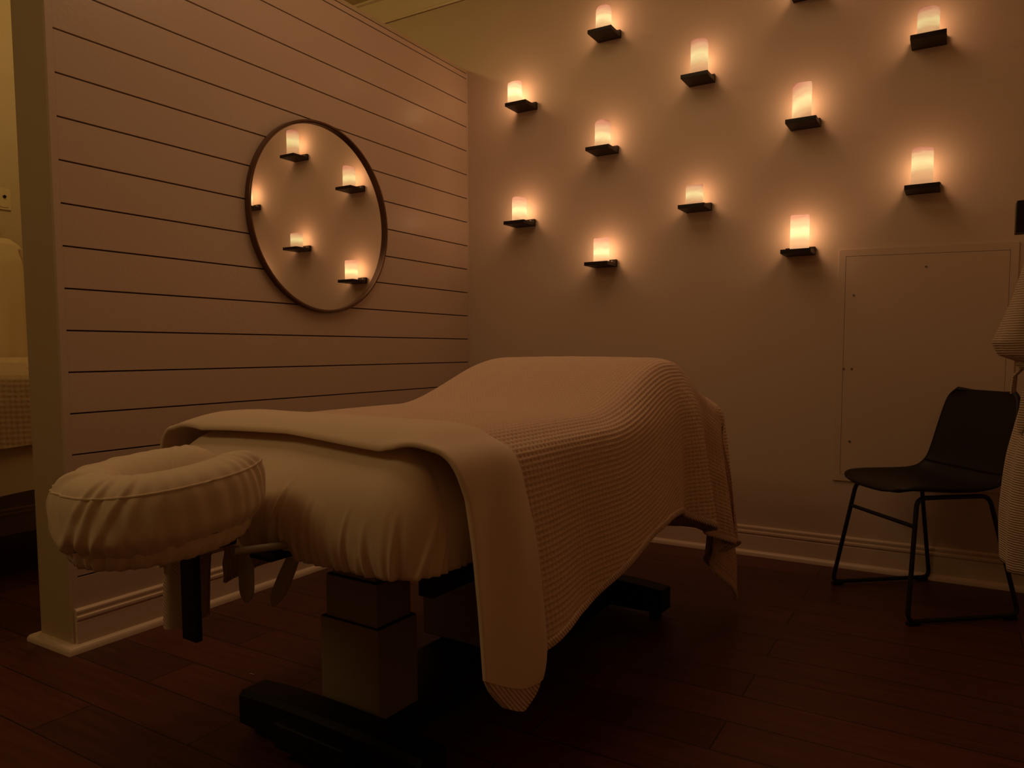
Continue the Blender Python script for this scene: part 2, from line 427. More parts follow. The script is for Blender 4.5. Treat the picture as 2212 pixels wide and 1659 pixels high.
MB().box(-HW+.045, HW-.045, .06, LEN-.05, .572, TOPZ-.06, b=.08).build('cushion', M['leather'], tb)

# head cradle: arms, platform, post, levers and cushion
hr = MB().box(-.07, .07, -.31, -.12, .618, .636, b=.008); hr.build('cradle_platform', M['rail'], tb)
for sx in (-.08, .08): MB().tube([(sx, -.14, .608), (sx, .2, .568)], .008, 10).build('cradle_arm', M['lever'], tb)
MB().box(-.030, .016, -.184, -.168, .424, .61, b=.004).build('armrest_strap', M['black'], tb)
MB().box(-.005, .085, -.055, .03, .566, .578, b=.005).build('lever_bracket', M['rail'], tb)
def lever(p0, p1, w, name):
    p0 = Vector(p0); p1 = Vector(p1); m = MB(); st = []
    ax = (p1-p0); cr_ = Vector((.92, .39, 0)).normalized(); nr = ax.cross(cr_).normalized()
    for t in np.linspace(0, 1, 12):
        ww = w*(.85+.15*math.sin(t*PI))*math.sqrt(max(.02, 1-max(0, (t-.72)/.28)**2)); c0 = p0+ax*t
        th = .008
        st.append([c0+cr_*ww*math.cos(a)+nr*th*math.sin(a) for a in np.linspace(0, 2*PI, 12, endpoint=False)])
    m.extrude(st, None); return m.build(name, M['lever'], tb)
lever((.005, -.055, .575), (.005, -.055, .468), .0185, 'cam_lever')
lever((.075, .012, .560), (.020, .002, .448), .0190, 'cam_lever')

# ---- fitted sheet over the cushion
def rrect(n_side_head, half_w, y0, y1, R):
    """perimeter of a rounded rectangle, denser at the head end (y0); returns points, outward normals, s"""
    segs = []
    segs.append(((-half_w, y1-R), (-half_w, y0+R), 120))
    pts = []; nr = []
    def arc(cx, cy, a0, a1, n):
        for i in range(n):
            a = a0+(a1-a0)*i/n; pts.append((cx+R*math.cos(a), cy+R*math.sin(a))); nr.append((math.cos(a), math.sin(a)))
    def line(p, q, nn, nrm):
        for i in range(nn):
            t = i/nn; pts.append((p[0]+(q[0]-p[0])*t, p[1]+(q[1]-p[1])*t)); nr.append(nrm)
    line((-half_w, y1-R), (-half_w, y0+R), 110, (-1, 0)); arc(-half_w+R, y0+R, PI, 1.5*PI, 40)
    line((-half_w+R, y0), (half_w-R, y0), n_side_head, (0, -1)); arc(half_w-R, y0+R, 1.5*PI, 2*PI, 60)
    line((half_w, y0+R), (half_w, y1-R), 150, (1, 0)); arc(half_w-R, y1-R, 0, .5*PI, 20)
    line((half_w-R, y1), (-half_w+R, y1), 60, (0, 1)); arc(-half_w+R, y1-R, .5*PI, PI, 20)
    return np.array(pts), np.array(nr)
pp, nn_ = rrect(260, HW, 0.0, LEN, .11)
seg = np.linalg.norm(np.roll(pp, -1, 0)-pp, axis=1); sarc = np.concatenate([[0], np.cumsum(seg)[:-1]])
i_head = np.argmin(np.hypot(pp[:, 0]-0, pp[:, 1]-0)); S_c = sarc - sarc[i_head]     # 0 at the middle of the head end, + towards the right corner
prof = []
for t in np.linspace(0, 1, 7): prof.append((.06-.045*t, BOTZ+.006+.012*(1-math.cos(t*PI/2))-.006*t))
for t in np.linspace(0, 1, 60)[1:]:
    th = t*PI/2
    prof.append((.015*(1-t)**3-.006*math.sin(t*PI)+.165*(1-math.cos(th)**.95), BOTZ+.012+(TOPZ-BOTZ-.012)*math.sin(th)**.92))
prof = np.array(prof)
rs = random.Random(3)
wr = []
for k in range(26):
    s0 = -.16+k*.031+rs.uniform(-.010, .010)
    wr.append((s0, rs.uniform(.05, .17), rs.uniform(.0022, .0052), rs.uniform(.0045, .009), rs.uniform(.0, .30)))
for s0, l, a_, w_, sl in ((.02, .19, .006, .006, .35), (.36, .15, .006, .006, .10), (.41, .12, .008, .008, .35), (.30, .13, .005, .006, .12), (.13, .16, .0045, .006, .2), (-.08, .16, .004, .007, .3)): wr.append((s0, l, a_, w_, sl))
rows = []
for (ins, z) in prof:
    d = np.zeros(len(pp)); hh = z-BOTZ
    for s0, l, a_, w_, sl in wr:
        prog = np.clip(1-hh/l, 0, 1)
        d += 1.7*a_*(prog**.7)*np.exp(-((S_c-(s0+sl*hh))/w_)**2)*(1 if hh < l else 0)
        d -= .8*a_*(prog**.7)*np.exp(-((S_c-(s0+sl*hh)-w_*2)/(w_*1.3))**2)*(1 if hh < l else 0)
    d += .004*np.sin(S_c*9+hh*12)*math.exp(-((hh-.1)/.08)**2)
    d += .034*np.clip(-nn_[:, 1], 0, 1)*math.sin(PI*min(1, max(0, hh/.27)))**.8
    q = pp - nn_*(ins) + nn_*d[:, None]
    rows.append(np.column_stack([q, np.full(len(pp), z)]))
lastp = rows[-1][:, :2]; zt = prof[-1][1]
for t in np.linspace(0, 1, 16)[1:]:
    # shrink towards the centre line
    cxl = lastp[:, 0]*(1-t); cyl = np.clip(lastp[:, 1], .4, LEN-.4)*t+lastp[:, 1]*(1-t)
    zz = zt+.006*math.sin(t*PI/2)
    rows.append(np.column_stack([cxl, cyl, np.full(len(pp), zz)]))
P = np.array(rows)
fs_ = grid_obj('fitted_sheet', P, M['sheet'], None, wrap_u=True)
fs_.location = TL; fs_.rotation_euler = (0, 0, -PHI)
tag(fs_, 'cream fitted sheet gathered round the cushion of the massage table in front', 'bed sheet')

# ---- the draping surface shared by the blanket and the turned-down sheet
def bump_h(y):
    return .148*(sstep(.78, 1.38, y)**1.15)*(1-.93*sstep(1.44, 1.74, y))
YE = LEN-.03    # where the foot end turns down
def section(y, off=0.0):
    """cross-section control points of the right half at station y -> dense polyline (x,z)"""
    b = float(bump_h(y)); zt = TOPZ+.013+off+b
    g = b/.148
    fl = float(interp(y, [0, .4, .9, 1.25, 1.5, 1.8], [.018, .022, .030, .022, .014, .01]))
    ctl = [(0, zt), (.18, zt-.001), (.335-.005*g, zt-.004-.004*g), (.405-.022*g, zt-.03-.016*g), (.444+off-.006*g, .765+.32*b), (.461+off, .68+.1*b), (.468+off+fl*.3, .58), (.472+off+fl*.8, .46), (.474+off+fl*1.3, .34), (.474+off+fl*1.8, .20), (.474+off+fl*2.2, .0)]
    c = np.array(ctl); c = np.vstack([[-c[1, 0], c[1, 1]], c, 2*c[-1]-c[-2]])
    out = []
    for i in range(1, len(c)-2):
        p0, p1, p2, p3 = c[i-1], c[i], c[i+1], c[i+2]
        for t in np.linspace(0, 1, 14, endpoint=False):
            out.append(.5*((2*p1)+(-p0+p2)*t+(2*p0-5*p1+4*p2-p3)*t*t+(-p0+3*p1-3*p2+p3)*t**3))
    out.append(c[-2]); out = np.array(out)
    L_ = np.concatenate([[0], np.cumsum(np.hypot(*np.diff(out, axis=0).T))])
    return out, L_
WE = .43        # cloth distance from centre line to where a side starts to hang
hemz_y = [.20, .33, .42, .57, .74, .98, 1.10, 1.24, 1.36, 1.50, 1.65, 1.80]
hemz_v = [.34, .355, .365, .372, .412, .470, .488, .485, .445, .375, .30, .25]
CELL = .0134

def drape(v_arr, ws, side_hem=None):
    """ws: for every v a row of cloth coordinates w (negative = left). Returns positions."""
    P = np.zeros((len(v_arr), ws.shape[1], 3))
    for i, v in enumerate(v_arr):
        yy = min(v, YE); pl_, L_ = section(yy)
        w = np.abs(ws[i]); sg = np.sign(ws[i])
        x = np.interp(w, L_, pl_[:, 0]); z = np.interp(w, L_, pl_[:, 1])
        if v <= YE:
            y = np.full_like(x, v)
            # slight sag and corner folds toward the foot end on the hanging part
            dn = np.clip((w-WE)/.35, 0, 1.6)
            k = float(sstep(1.05, 1.7, v))
            fold = (.030*np.sin((v-1.18)*2*PI/.21))*k*dn**1.3 + .010*np.sin((v-.2)*2*PI/.62)*dn*(1-k)+.006*np.sin(v*17+1.3)*dn
            x = x+fold
            # small wrinkles running over the top edge
            z = z+.0025*np.sin(v*11+w*3)*np.clip(1-w/.4, 0, 1)
        else:
            dy = v-YE; R = .05
            a = min(dy/R, PI/2); drop = R*(1-math.cos(a))+max(0, dy-R*PI/2); outw = R*math.sin(a)
            dx = np.clip(w-WE, 0, None); dxe = np.where(w > WE, dx, 0)
            inq = w > WE
            y = np.full_like(x, YE+outw)
            z_top = z.copy()
            z = z_top-drop
            # in the corner: the cloth hangs radially, falling in a cascade of folds
            r = np.hypot(dx, dy); th = np.arctan2(dy, np.maximum(dx, 1e-6))
            thn = th/(PI/2)
            # smooth footprint corner
            cxr, cyr, cr2 = .385, YE-.055, .080
            fa = .050*np.clip(r/.5, 0, 1.3)**1.2
            rad = cr2+.008+.022*r+fa*.8*np.sin(thn*PI*5.0)
            ang = thn*PI/2
            xq = cxr+rad*np.cos(ang)+fa*.3*np.sin(thn*PI*4)*(-np.sin(ang)); yq = cyr+rad*np.sin(ang)+fa*.3*np.sin(thn*PI*4)*np.cos(ang)
            ze = .79
            zq = ze-np.maximum(r-.03, 0)*.97
            bl = sstep(0.0, .10, dx)*sstep(0, .06, dy)
            x = np.where(inq, x*(1-bl)+xq*bl, x); y = np.where(inq, y*(1-bl)+yq*bl, y); z = np.where(inq, z*(1-bl)+zq*bl, z)
            y = y+(.02*np.sin(w*24)*np.clip(dy/.5, 0, 1))*(1-bl)
        P[i, :, 0] = x*sg; P[i, :, 1] = y; P[i, :, 2] = z
    return P

def hem_len(v):
    """cloth length w at which the side hem is reached"""
    yy = min(v, YE); hz = np.interp(min(v, 1.8), hemz_y, hemz_v); pl_, L_ = section(yy)
    zz = pl_[::-1, 1]; return float(np.interp(hz, zz, L_[::-1]))
HL = hem_len(YE)
step = .00345
v_arr = np.concatenate([np.arange(.235, YE+.57, step)])
n_in = int(WE/step); n_out = 122; n_l = 40; n_lt = 50
wr_rows = []
for v in v_arr:
    hl = hem_len(v) if v <= YE else HL+.04*min(1, (v-YE)/.3)
    hang = WE+(hl-WE)*np.linspace(0, 1, n_out+1)[1:]
    row = np.concatenate([-(WE+(hl-WE)*np.linspace(1, 0, n_l, endpoint=False)), np.linspace(-WE, 0, n_in, endpoint=False), np.linspace(0, WE, n_in+1), hang])
    wr_rows.append(row)
WS = np.array(wr_rows); P = drape(v_arr, WS)
# waffle weave: raised square ridges, built into the cloth
du = np.gradient(P, axis=1); dv = np.gradient(P, axis=0)
nrm = np.cross(du, dv); nrm /= np.maximum(np.linalg.norm(nrm, axis=2, keepdims=True), 1e-9)
U_ = WS; V_ = np.repeat(v_arr[:, None], WS.shape[1], 1)
ca_ = np.abs(np.cos(PI*U_/CELL)); cb_ = np.abs(np.cos(PI*V_/.0172))
ridge = np.maximum(ca_**2.2, .85*cb_**2.6)
ncol = P.shape[1]; edge = np.minimum(np.arange(ncol)[::-1]*.0034, 1)[None, :]
amp = .0062*sstep(.004, .016, np.minimum(edge, 9))
P = P+nrm*((ridge-.5)*amp)[..., None]
bk_ = grid_obj('waffle_blanket', P, M['blanket'])
bk_.location = TL; bk_.rotation_euler = (0, 0, -PHI)
tag(bk_, 'cream waffle-weave blanket draped over the massage table in front and a raised bolster', 'blanket')
# stitched hem along the right side and foot end
edgeR = P[:, -1, :]; edgeF = P[-1, ::-1, :]
hm = MB()
def hempts(E, st): return [tuple(p) for p in E[::st]]
hm.tube(hempts(edgeR, 3), .0062, 8, rz=.0115)
hm.tube(hempts(edgeF, 3), .0052, 8)
hm.tube(hempts(P[::-1, 0, :], 4), .0052, 8)
def hem_mat():
    m = plain('waffle_hem', (.78, .56, .42), .9, spec=.1, sheen=.2)
    nt = m.node_tree; b = nt.nodes['Principled BSDF']; tc = N(nt, 'ShaderNodeTexCoord')
    w = N(nt, 'ShaderNodeTexWave', Scale=55.0, Distortion=1.0, bands_direction='DIAGONAL'); nt.links.new(tc.outputs['Object'], w.inputs['Vector'])
    bp = N(nt, 'ShaderNodeBump', Strength=1.0, Distance=.004); nt.links.new(w.outputs['Fac'], bp.inputs['Height']); nt.links.new(bp.outputs['Normal'], b.inputs['Normal'])
    return m
M['hem'] = hem_mat()
hm.build('stitched_hem', M['hem'], bk_)

# turned-down top sheet: a flattened fold across the bed, hanging on both sides
def band(name, off, thick, yf_fn, yb_fn, wmaxR, wmaxL, nw, mat, parent=None, waffle=False, bottom_pts=None, w0=None):
    ws_ = np.linspace(-wmaxL, wmaxR, nw) if w0 is None else np.linspace(w0, wmaxR, nw)
    K = 44; P = np.zeros((nw, K, 3))
    for i, w in enumerate(ws_):
        yf, yb = yf_fn(w), yb_fn(w)
        for j in range(K):
            t = j/(K-1)
            # path: back edge underside -> front roll -> back edge on top
            if t < .35: q = t/.35; yy = yb-.012+(yf+thick-(yb-.012))*q; o_ = off
            elif t < .55: a = (t-.35)/.20*PI; yy = yf+thick-thick*math.sin(a); o_ = off+thick*(1-math.cos(a))
            else: q = (t-.55)/.45; yy = yf+thick+(yb-yf-thick)*q; o_ = off+2*thick*(1-.85*q**6)
            # the head end of the pad rounds away under the front edge
            P[i, j] = (w, yy, o_)
    out = np.zeros_like(P)
    secc = {}
    for i, w in enumerate(ws_):
        for j in range(K):
            yy, o_ = P[i, j, 1], P[i, j, 2]
            tb = min(1, max(0, (yy-yfront(ws_[i]))/.21)); key = round(yy, 2)
            if key not in secc: secc[key] = section(max(key, .0))
            pl_, L_ = secc[key]; aw = abs(w)+(.055 if w > 0 else 0)*math.sin(2.2*tb)*max(0, (abs(w)-WE)/.45)**1.5
            x = np.interp(aw, L_, pl_[:, 0]); z = np.interp(aw, L_, pl_[:, 1])
            x2 = np.interp(aw+.004, L_, pl_[:, 0]); z2 = np.interp(aw+.004, L_, pl_[:, 1])
            tx, tz = x2-x, z2-z; l = math.hypot(tx, tz) or 1; nx, nz = -tz/l, tx/l
            # pad end rounding
            rd = .105; dz = 0
            if yy < .15: q = (.15-yy)/.165; dz = (TOPZ-BOTZ)*(1-max(0, 1-q)**0 * math.sqrt(max(0, 1-min(1, q)**2)))*.62
            fall = np.clip(1-(aw-.30)/.13, 0, 1)
            z -= dz*fall
            hang = max(0, aw-WE)
            rip = .0045*math.sin(yy*52+hang*9)*min(1, hang/.2)+.012*math.sin(yy*21+1.2+hang*1.5)*min(1, hang/.25)
            out[i, j] = ((x+nx*o_+rip)*(1 if w >= 0 else -1), yy, z+nz*o_)
    o = grid_obj(name, out, mat, parent)
    return o, out
def yfront(w):
    a = abs(w)
    if w >= 0: return float(np.interp(a, [0, .25, .34, .43, .52, .70, .90, 1.05], [.062, .044, .040, .072, .100, .106, .118, .130]))
    return float(np.interp(a, [0, .2, .36, .43, .60, .9], [.062, .058, .048, .045, .05, .05]))
def yback(w):
    a = abs(w)
    return float(np.interp(a, [0, .25, .40, .46, .60, .80, 1.0], [.262, .272, .285, .303, .324, .318, .300]))
def yb2(w):
    b0 = yback(w)
    return b0 if w < .83 else b0-.022*((w-.83)/.05)**2
ts, OUT = band('top_sheet', .012, .0065, yfront, yb2, .880, .80, 330, M['sheet'])
ts.location = TL; ts.rotation_euler = (0, 0, -PHI)
tag(ts, 'smooth cream top sheet folded down across the head of the massage table', 'bed sheet')
# folded waffle end showing below the hanging sheet, right and left
def yf3(w): return yfront(w)+.008+.035*max(0, (w-.87)/.05)**2
def yb3(w): return yback(w)-.022-.045*max(0, (w-.87)/.05)**2
fo, _ = band('folded_end', .008, .008, yf3, yb3, .922, 0, 70, M['hem'], bk_, w0=.83)
def yb4(w): return .205
fo2, _ = band('folded_end', .006, .013, lambda w: .07, yb4, -.60, 0, 60, M['hem'], bk_, w0=-.975)

ct_ = MB(); ct_.add([(.487, .315, .345), (.487, .330, .343), (.505, .332, .312), (.503, .324, .311), (.4885, .315, .345), (.4885, .330, .343), (.5065, .332, .312), (.5045, .324, .311)], [(0, 1, 2, 3), (7, 6, 5, 4), (0, 4, 5, 1), (1, 5, 6, 2), (2, 6, 7, 3), (3, 7, 4, 0)])
ct_.build('care_tag', M['cover'], ts, smooth=False)

# ---- cradle cushion with its gathered cover
NA, NS = 260, 72
P = np.zeros((NA, NS, 3)); cyc = -.232; TILT = .10
folds = [(-118, .007, 3.2, .10), (-99, .0100, 3.2, -.12), (-84, .0085, 2.6, .18), (-74, .0095, 2.6, .14), (-61, .006, 2.4, .20), (-47, .0025, 3.0, .14), (-30, .003, 3.5, .05),
         (22, .004, 2.6, -.06), (33, .006, 2.4, -.10), (43, .0065, 2.4, -.12), (52, .0065, 2.4, -.08), (62, .006, 2.4, -.06), (74, .005, 2.6, 0), (100, .005, 3, 0), (125, .006, 3, .1), (150, .005, 3, -.1), (180, .005, 4, .1), (205, .006, 3, .1), (228, .006, 3, .1)]
for i in range(NA):
    a = 2*PI*i/NA; deg = math.degrees(a); deg = deg-360 if deg > 180 else deg
    ex, ey = .102, .118
    cx0 = ex*math.copysign(abs(math.cos(a))**.8, math.cos(a)); cy0 = cyc+ey*math.copysign(abs(math.sin(a))**.85, math.sin(a))
    nx, ny = math.cos(a), math.sin(a)
    gap = math.exp(-((deg-90)/20)**2)          # the horseshoe opens toward the table
    hw = .064; ztop = .796-.060*gap; zbot = .648
    for j in range(NS):
        b = 2*PI*j/NS
        cb2, sb = math.cos(b), math.sin(b)
        rx = math.copysign(abs(cb2)**.66, cb2); rz = math.copysign(abs(sb)**.74, sb)
        zc = (ztop+zbot)/2; hz = (ztop-zbot)/2
        off_ = hw*rx; z = zc+hz*rz
        if cb2 < 0 and sb > -.2: z -= .026*abs(cb2)
        if sb < -.3 and cb2 > -.2: off_ *= 1-.34*((-sb-.3)/.7)
        side = max(0, cb2)**.5; wk = 0
        for d0, am, wd, sl in folds:
            dd = (deg-d0-sl*80*rz+180) % 360-180
            if abs(dd) < wd*5: wk += am*(math.exp(-(dd/wd)**2)-.5*math.exp(-((dd-wd*1.8)/(wd*1.3))**2))
        topf = max(0, sb)
        wk *= side*(.55+.45*max(0, -sb))+.35*topf
        wk += .0012*math.sin(a*31+sb*3)*side
        off_ += wk; z += wk*.55*topf
        y_ = cy0+ny*off_*1.02
        P[i, j] = (cx0+nx*off_, y_, z+(y_-cyc)*TILT)
P = np.concatenate([P, P[:1]], 0)
cc = grid_obj('cradle_cover', P, M['cover'], None, wrap_u=True)
cc.location = TL; cc.rotation_euler = (0, 0, -PHI)
tag(cc, 'cream gathered cotton cover on the horseshoe face cradle at the head of the table', 'face cradle cover')
# seam piping round the upper outer edge
sm = MB(); jseam = 7
sm.tube([tuple(P[i, jseam]) for i in range(0, NA, 2)], .0022, 6, close=True); sm.build('seam', M['cover'], cc)
# elastic skirt below
sk = np.zeros((NA+1, 5, 3))
for i in range(NA+1):
    a = 2*PI*i/NA
    for j, (rr, z) in enumerate(((.150, .672), (.148, .657), (.143, .645), (.139, .638), (.128, .634))):
        w_ = .003*math.sin(a*40+j)+.002*math.sin(a*23)
        sk[i, j] = ((rr+w_)*math.cos(a), cyc+(rr+w_)*1.10*math.sin(a), z+(rr+w_)*1.1*math.sin(a)*TILT)
grid_obj('elastic_skirt', sk, M['cover'], cc)
MB().box(-.09, .09, -.31, -.15, .632, .66, b=.01).build('cradle_pad', M['leather'], tb)

sp_ = onY(541, 1459, 0); t_ = -CAM[2]/(sp_[2]-CAM[2]); sp_ = CAM+t_*(sp_-CAM)
bits = []; fsx = []
for i in range(7):
    a = PI*(.15+.7*i/6); bits += [(.008*math.cos(a), .003+.006*math.sin(a), .0008), (.008*math.cos(a), .001+.006*math.sin(a), .0032)]
for i in range(6): fsx.append((2*i, 2*i+2, 2*i+3, 2*i+1))
sc_ = mesh_obj('paper_scrap', bits, fsx, M['cover'], None, False, (sp_[0], sp_[1], 0))
md = sc_.modifiers.new('thickness', 'SOLIDIFY'); md.thickness = .0012
tag(sc_, 'tiny pale curled scrap lying on the dark floor beside the table base', 'scrap')

# ------------------------------------------------------------------ chair
chx = empty('bucket_chair', (2.405, -.352, 0), 0, 'black bucket-seat chair with sled legs in front of the access panel', 'chair')
fwd = Vector((-.775, -.632, 0)); lat = Vector((-.632, .775, 0))
M3 = Matrix(((lat.x, fwd.x, 0), (lat.y, fwd.y, 0), (0, 0, 1)))
chx.rotation_euler = M3.to_euler()
# M3 maps local x -> lat, local y -> fwd (right-handed check below keeps z up)
prof_s = [(.236, .462, .120), (.240, .472, .150), (.228, .484, .184), (.18, .486, .208), (.10, .478, .222), (.0, .470, .228), (-.09, .468, .228), (-.145, .480, .222), (-.178, .508, .214), (-.198, .55, .206), (-.214, .61, .200), (-.230, .68, .196), (-.247, .75, .190), (-.258, .80, .182), (-.263, .826, .165), (-.266, .838, .140)]
def resample(pr, n):
    pr = np.array(pr); t = np.linspace(0, len(pr)-1, n); return np.column_stack([np.interp(t, np.arange(len(pr)), pr[:, k]) for k in range(3)])
ps = resample(prof_s, 60)
for _ in range(6): ps[1:-1] = (ps[:-2]+2*ps[1:-1]+ps[2:])/4
NU = 41; top = np.zeros((60, NU, 3))
for i in range(60):
    y_, z_, hw = ps[i]
    k = min(59, i+1); k0 = max(0, i-1); ty, tz = ps[k, 0]-ps[k0, 0], ps[k, 1]-ps[k0, 1]; l = math.hypot(ty, tz); n_y, n_z = tz/l, -ty/l
    if n_z < 0 and i < 30: n_y, n_z = -n_y, -n_z
    for j in range(NU):
        u = -1+2*j/(NU-1); f = i/59
        curl = (.008+.030*float(sstep(.03, .40, f)))*abs(u)**3*(1-.35*f)
        ny, nz = (0, 1) if f < .4 else ((math.sin(min(1, (f-.4)/.2)*PI/2)), math.cos(min(1, (f-.4)/.2)*PI/2))
        top[i, j] = (hw*u, y_+ny*curl, z_+nz*curl)
du = np.gradient(top, axis=1); dv = np.gradient(top, axis=0); nn2 = np.cross(du, dv); nn2 /= np.linalg.norm(nn2, axis=2, keepdims=True)
bot = top-nn2*.016*np.sign(nn2[20, 20, 2])
SPL = 34
def shell(i0, i1, name):
    A = top[i0:i1]; B = bot[i0:i1]
    mid0 = (A[:1]+B[:1])/2; mid1 = (A[-1:]+B[-1:])/2
    A = np.concatenate([mid0, A, mid1]); B = np.concatenate([mid0, B, mid1])
    loop = np.concatenate([A, B[:, ::-1]], 1)
    o = grid_obj(name, loop, M['leather'], chx, wrap_u=True)
    # close the two ends
    return o
seat = shell(0, SPL, 'seat'); back = shell(SPL-1, 60, 'backrest')
def rounded(pts, r=.035, n=6):
    P_ = [Vector(p) for p in pts]; out = [P_[0]]
    for i in range(1, len(P_)-1):
        a = (P_[i-1]-P_[i]).normalized(); b = (P_[i+1]-P_[i]).normalized()
        for k in range(n+1):
            t = k/n; out.append(P_[i]+a*r*(1-t)**2+b*r*t**2)
    out.append(P_[-1]); return out
for s in (-1, 1):
    x0 = s*.238; xt = s*.180
    MB().tube(rounded([(xt, .04, .455), (xt+s*.004, .165, .455), (x0, .228, .014), (x0, -.225, .014), (xt+s*.004, -.13, .455), (xt, .045, .455)]), .0085, 10).build('side_frame', M['chair_metal'], chx)
    for y_ in (.205, -.19): MB().box(x0-.012, x0+.012, y_-.022, y_+.022, 0, .012, b=.003).build('floor_glide', M['black_cap'], chx)
MB().tube([(-.198, .180, .352), (.198, .180, .352)], .0075, 10).build('brace', M['chair_metal'], chx)

# ------------------------------------------------------------------ robe on the right wall, hook above it
hk = empty('coat_hook', (XR+.0, -1.20, 1.345), 0, 'dark wooden coat hook rail end holding the robe on the right wall', 'coat hook')
MB().box(-.022, -.001, -.10, .10, -.03, .07, b=.003).build('back_plate', M['shelf'], hk)
MB().box(-.32, -.02, -.012, .012, -.012, .012, b=.003).build('arm', M['shelf'], hk)
MB().box(-.325, -.295, -.030, .030, -.030, .055, b=.005).build('hook_end', M['shelf'], hk)

def loft(secs, n=56, wav=0.0, seed=0, closed=True):
    """secs: (z, cx, cy, rx, ry) -> grid rows"""
    S = np.array(secs, float); m = 70; t = np.linspace(0, len(S)-1, m)
    Q = np.column_stack([np.interp(t, np.arange(len(S)), S[:, k]) for k in range(5)])
    for _ in range(3): Q[1:-1, 1:] = (Q[:-2, 1:]+2*Q[1:-1, 1:]+Q[2:, 1:])/4
    P = np.zeros((m, n, 3)); r_ = random.Random(seed); p1, p2 = r_.uniform(0, 6), r_.uniform(0, 6)
    for i in range(m):
        f = i/(m-1)
        for j in range(n):
            a = 2*PI*j/n; w = 1+wav*f*(.6*math.sin(7*a+p1+f*1.2)+.4*math.sin(11*a+p2-f))
            P[i, j] = (Q[i, 1]+Q[i, 3]*math.cos(a)*w, Q[i, 2]+Q[i, 4]*math.sin(a)*w, Q[i, 0])
    c0 = P[0].mean(0)+np.array([0, 0, .004]); c1 = P[-1].mean(0)
    P = np.concatenate([np.repeat(c0[None, None], n, 1), P, np.repeat(c1[None, None], n, 1)*1.0], 0)
    return P
rb = empty('hanging_bathrobe', (2.755, -1.20, 0), 0, 'cream bathrobe tied at the waist hanging beside the chair', 'bathrobe')
body = loft([(1.335, -.07, 0, .02, .03), (1.28, -.05, 0, .045, .07), (1.18, -.02, 0, .075, .12), (1.05, .0, 0, .095, .15), (.98, .02, 0, .075, .13), (.93, .02, 0, .09, .15), (.85, .02, 0, .115, .18), (.70, .01, 0, .135, .20), (.56, .01, 0, .145, .21), (.50, .01, 0, .145, .21), (.405, .005, 0, .135, .20)], wav=.09, seed=2)
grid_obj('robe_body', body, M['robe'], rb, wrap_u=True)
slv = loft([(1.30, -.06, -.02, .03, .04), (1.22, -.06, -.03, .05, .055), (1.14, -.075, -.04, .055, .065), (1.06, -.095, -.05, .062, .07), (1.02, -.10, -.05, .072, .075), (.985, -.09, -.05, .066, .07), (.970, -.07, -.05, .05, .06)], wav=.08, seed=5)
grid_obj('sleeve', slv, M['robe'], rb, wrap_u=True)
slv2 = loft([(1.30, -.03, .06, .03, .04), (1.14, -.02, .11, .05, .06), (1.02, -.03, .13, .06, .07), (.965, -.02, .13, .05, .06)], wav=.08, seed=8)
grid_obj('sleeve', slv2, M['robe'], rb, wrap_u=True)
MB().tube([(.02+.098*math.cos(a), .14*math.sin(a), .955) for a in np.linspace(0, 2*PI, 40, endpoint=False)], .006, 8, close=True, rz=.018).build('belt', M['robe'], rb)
kn = MB(); kn.tube([(-.112, -.055, .965), (-.100, -.075, .962), (-.085, -.085, .950)], [.010, .016, .008], 10); kn.build('belt_knot', M['robe'], rb)
tl_ = MB()
tl_.tube([(-.098, -.060, .955), (-.118, -.055, .93), (-.120, -.045, .885)], [.010, .018, .022], 10, rz=.005)
tl_.tube([(-.085, -.080, .955), (-.090, -.090, .88), (-.100, -.095, .80), (-.104, -.095, .775)], [.010, .016, .013, .003], 10, rz=.005)
tl_.build('belt_tail', M['robe'], rb)

# ------------------------------------------------------------------ the next treatment bay, seen past the partition end
sw = empty('wall_switch', (XL, -1.60, 1.83), 0, 'small ivory wall control plate on the wall beyond the partition', 'wall switch')
MB().box(0, .008, -.036, .036, -.058, .058, b=.003).build('plate', M['switch'], sw)
MB().tube([(.006, .004, .012), (.014, .004, .012)], .008, 14).build('knob', M['black_cap'], sw)
MB().box(.007, .011, -.02, .02, -.045, -.035, b=.001).build('slot', M['switch'], sw)

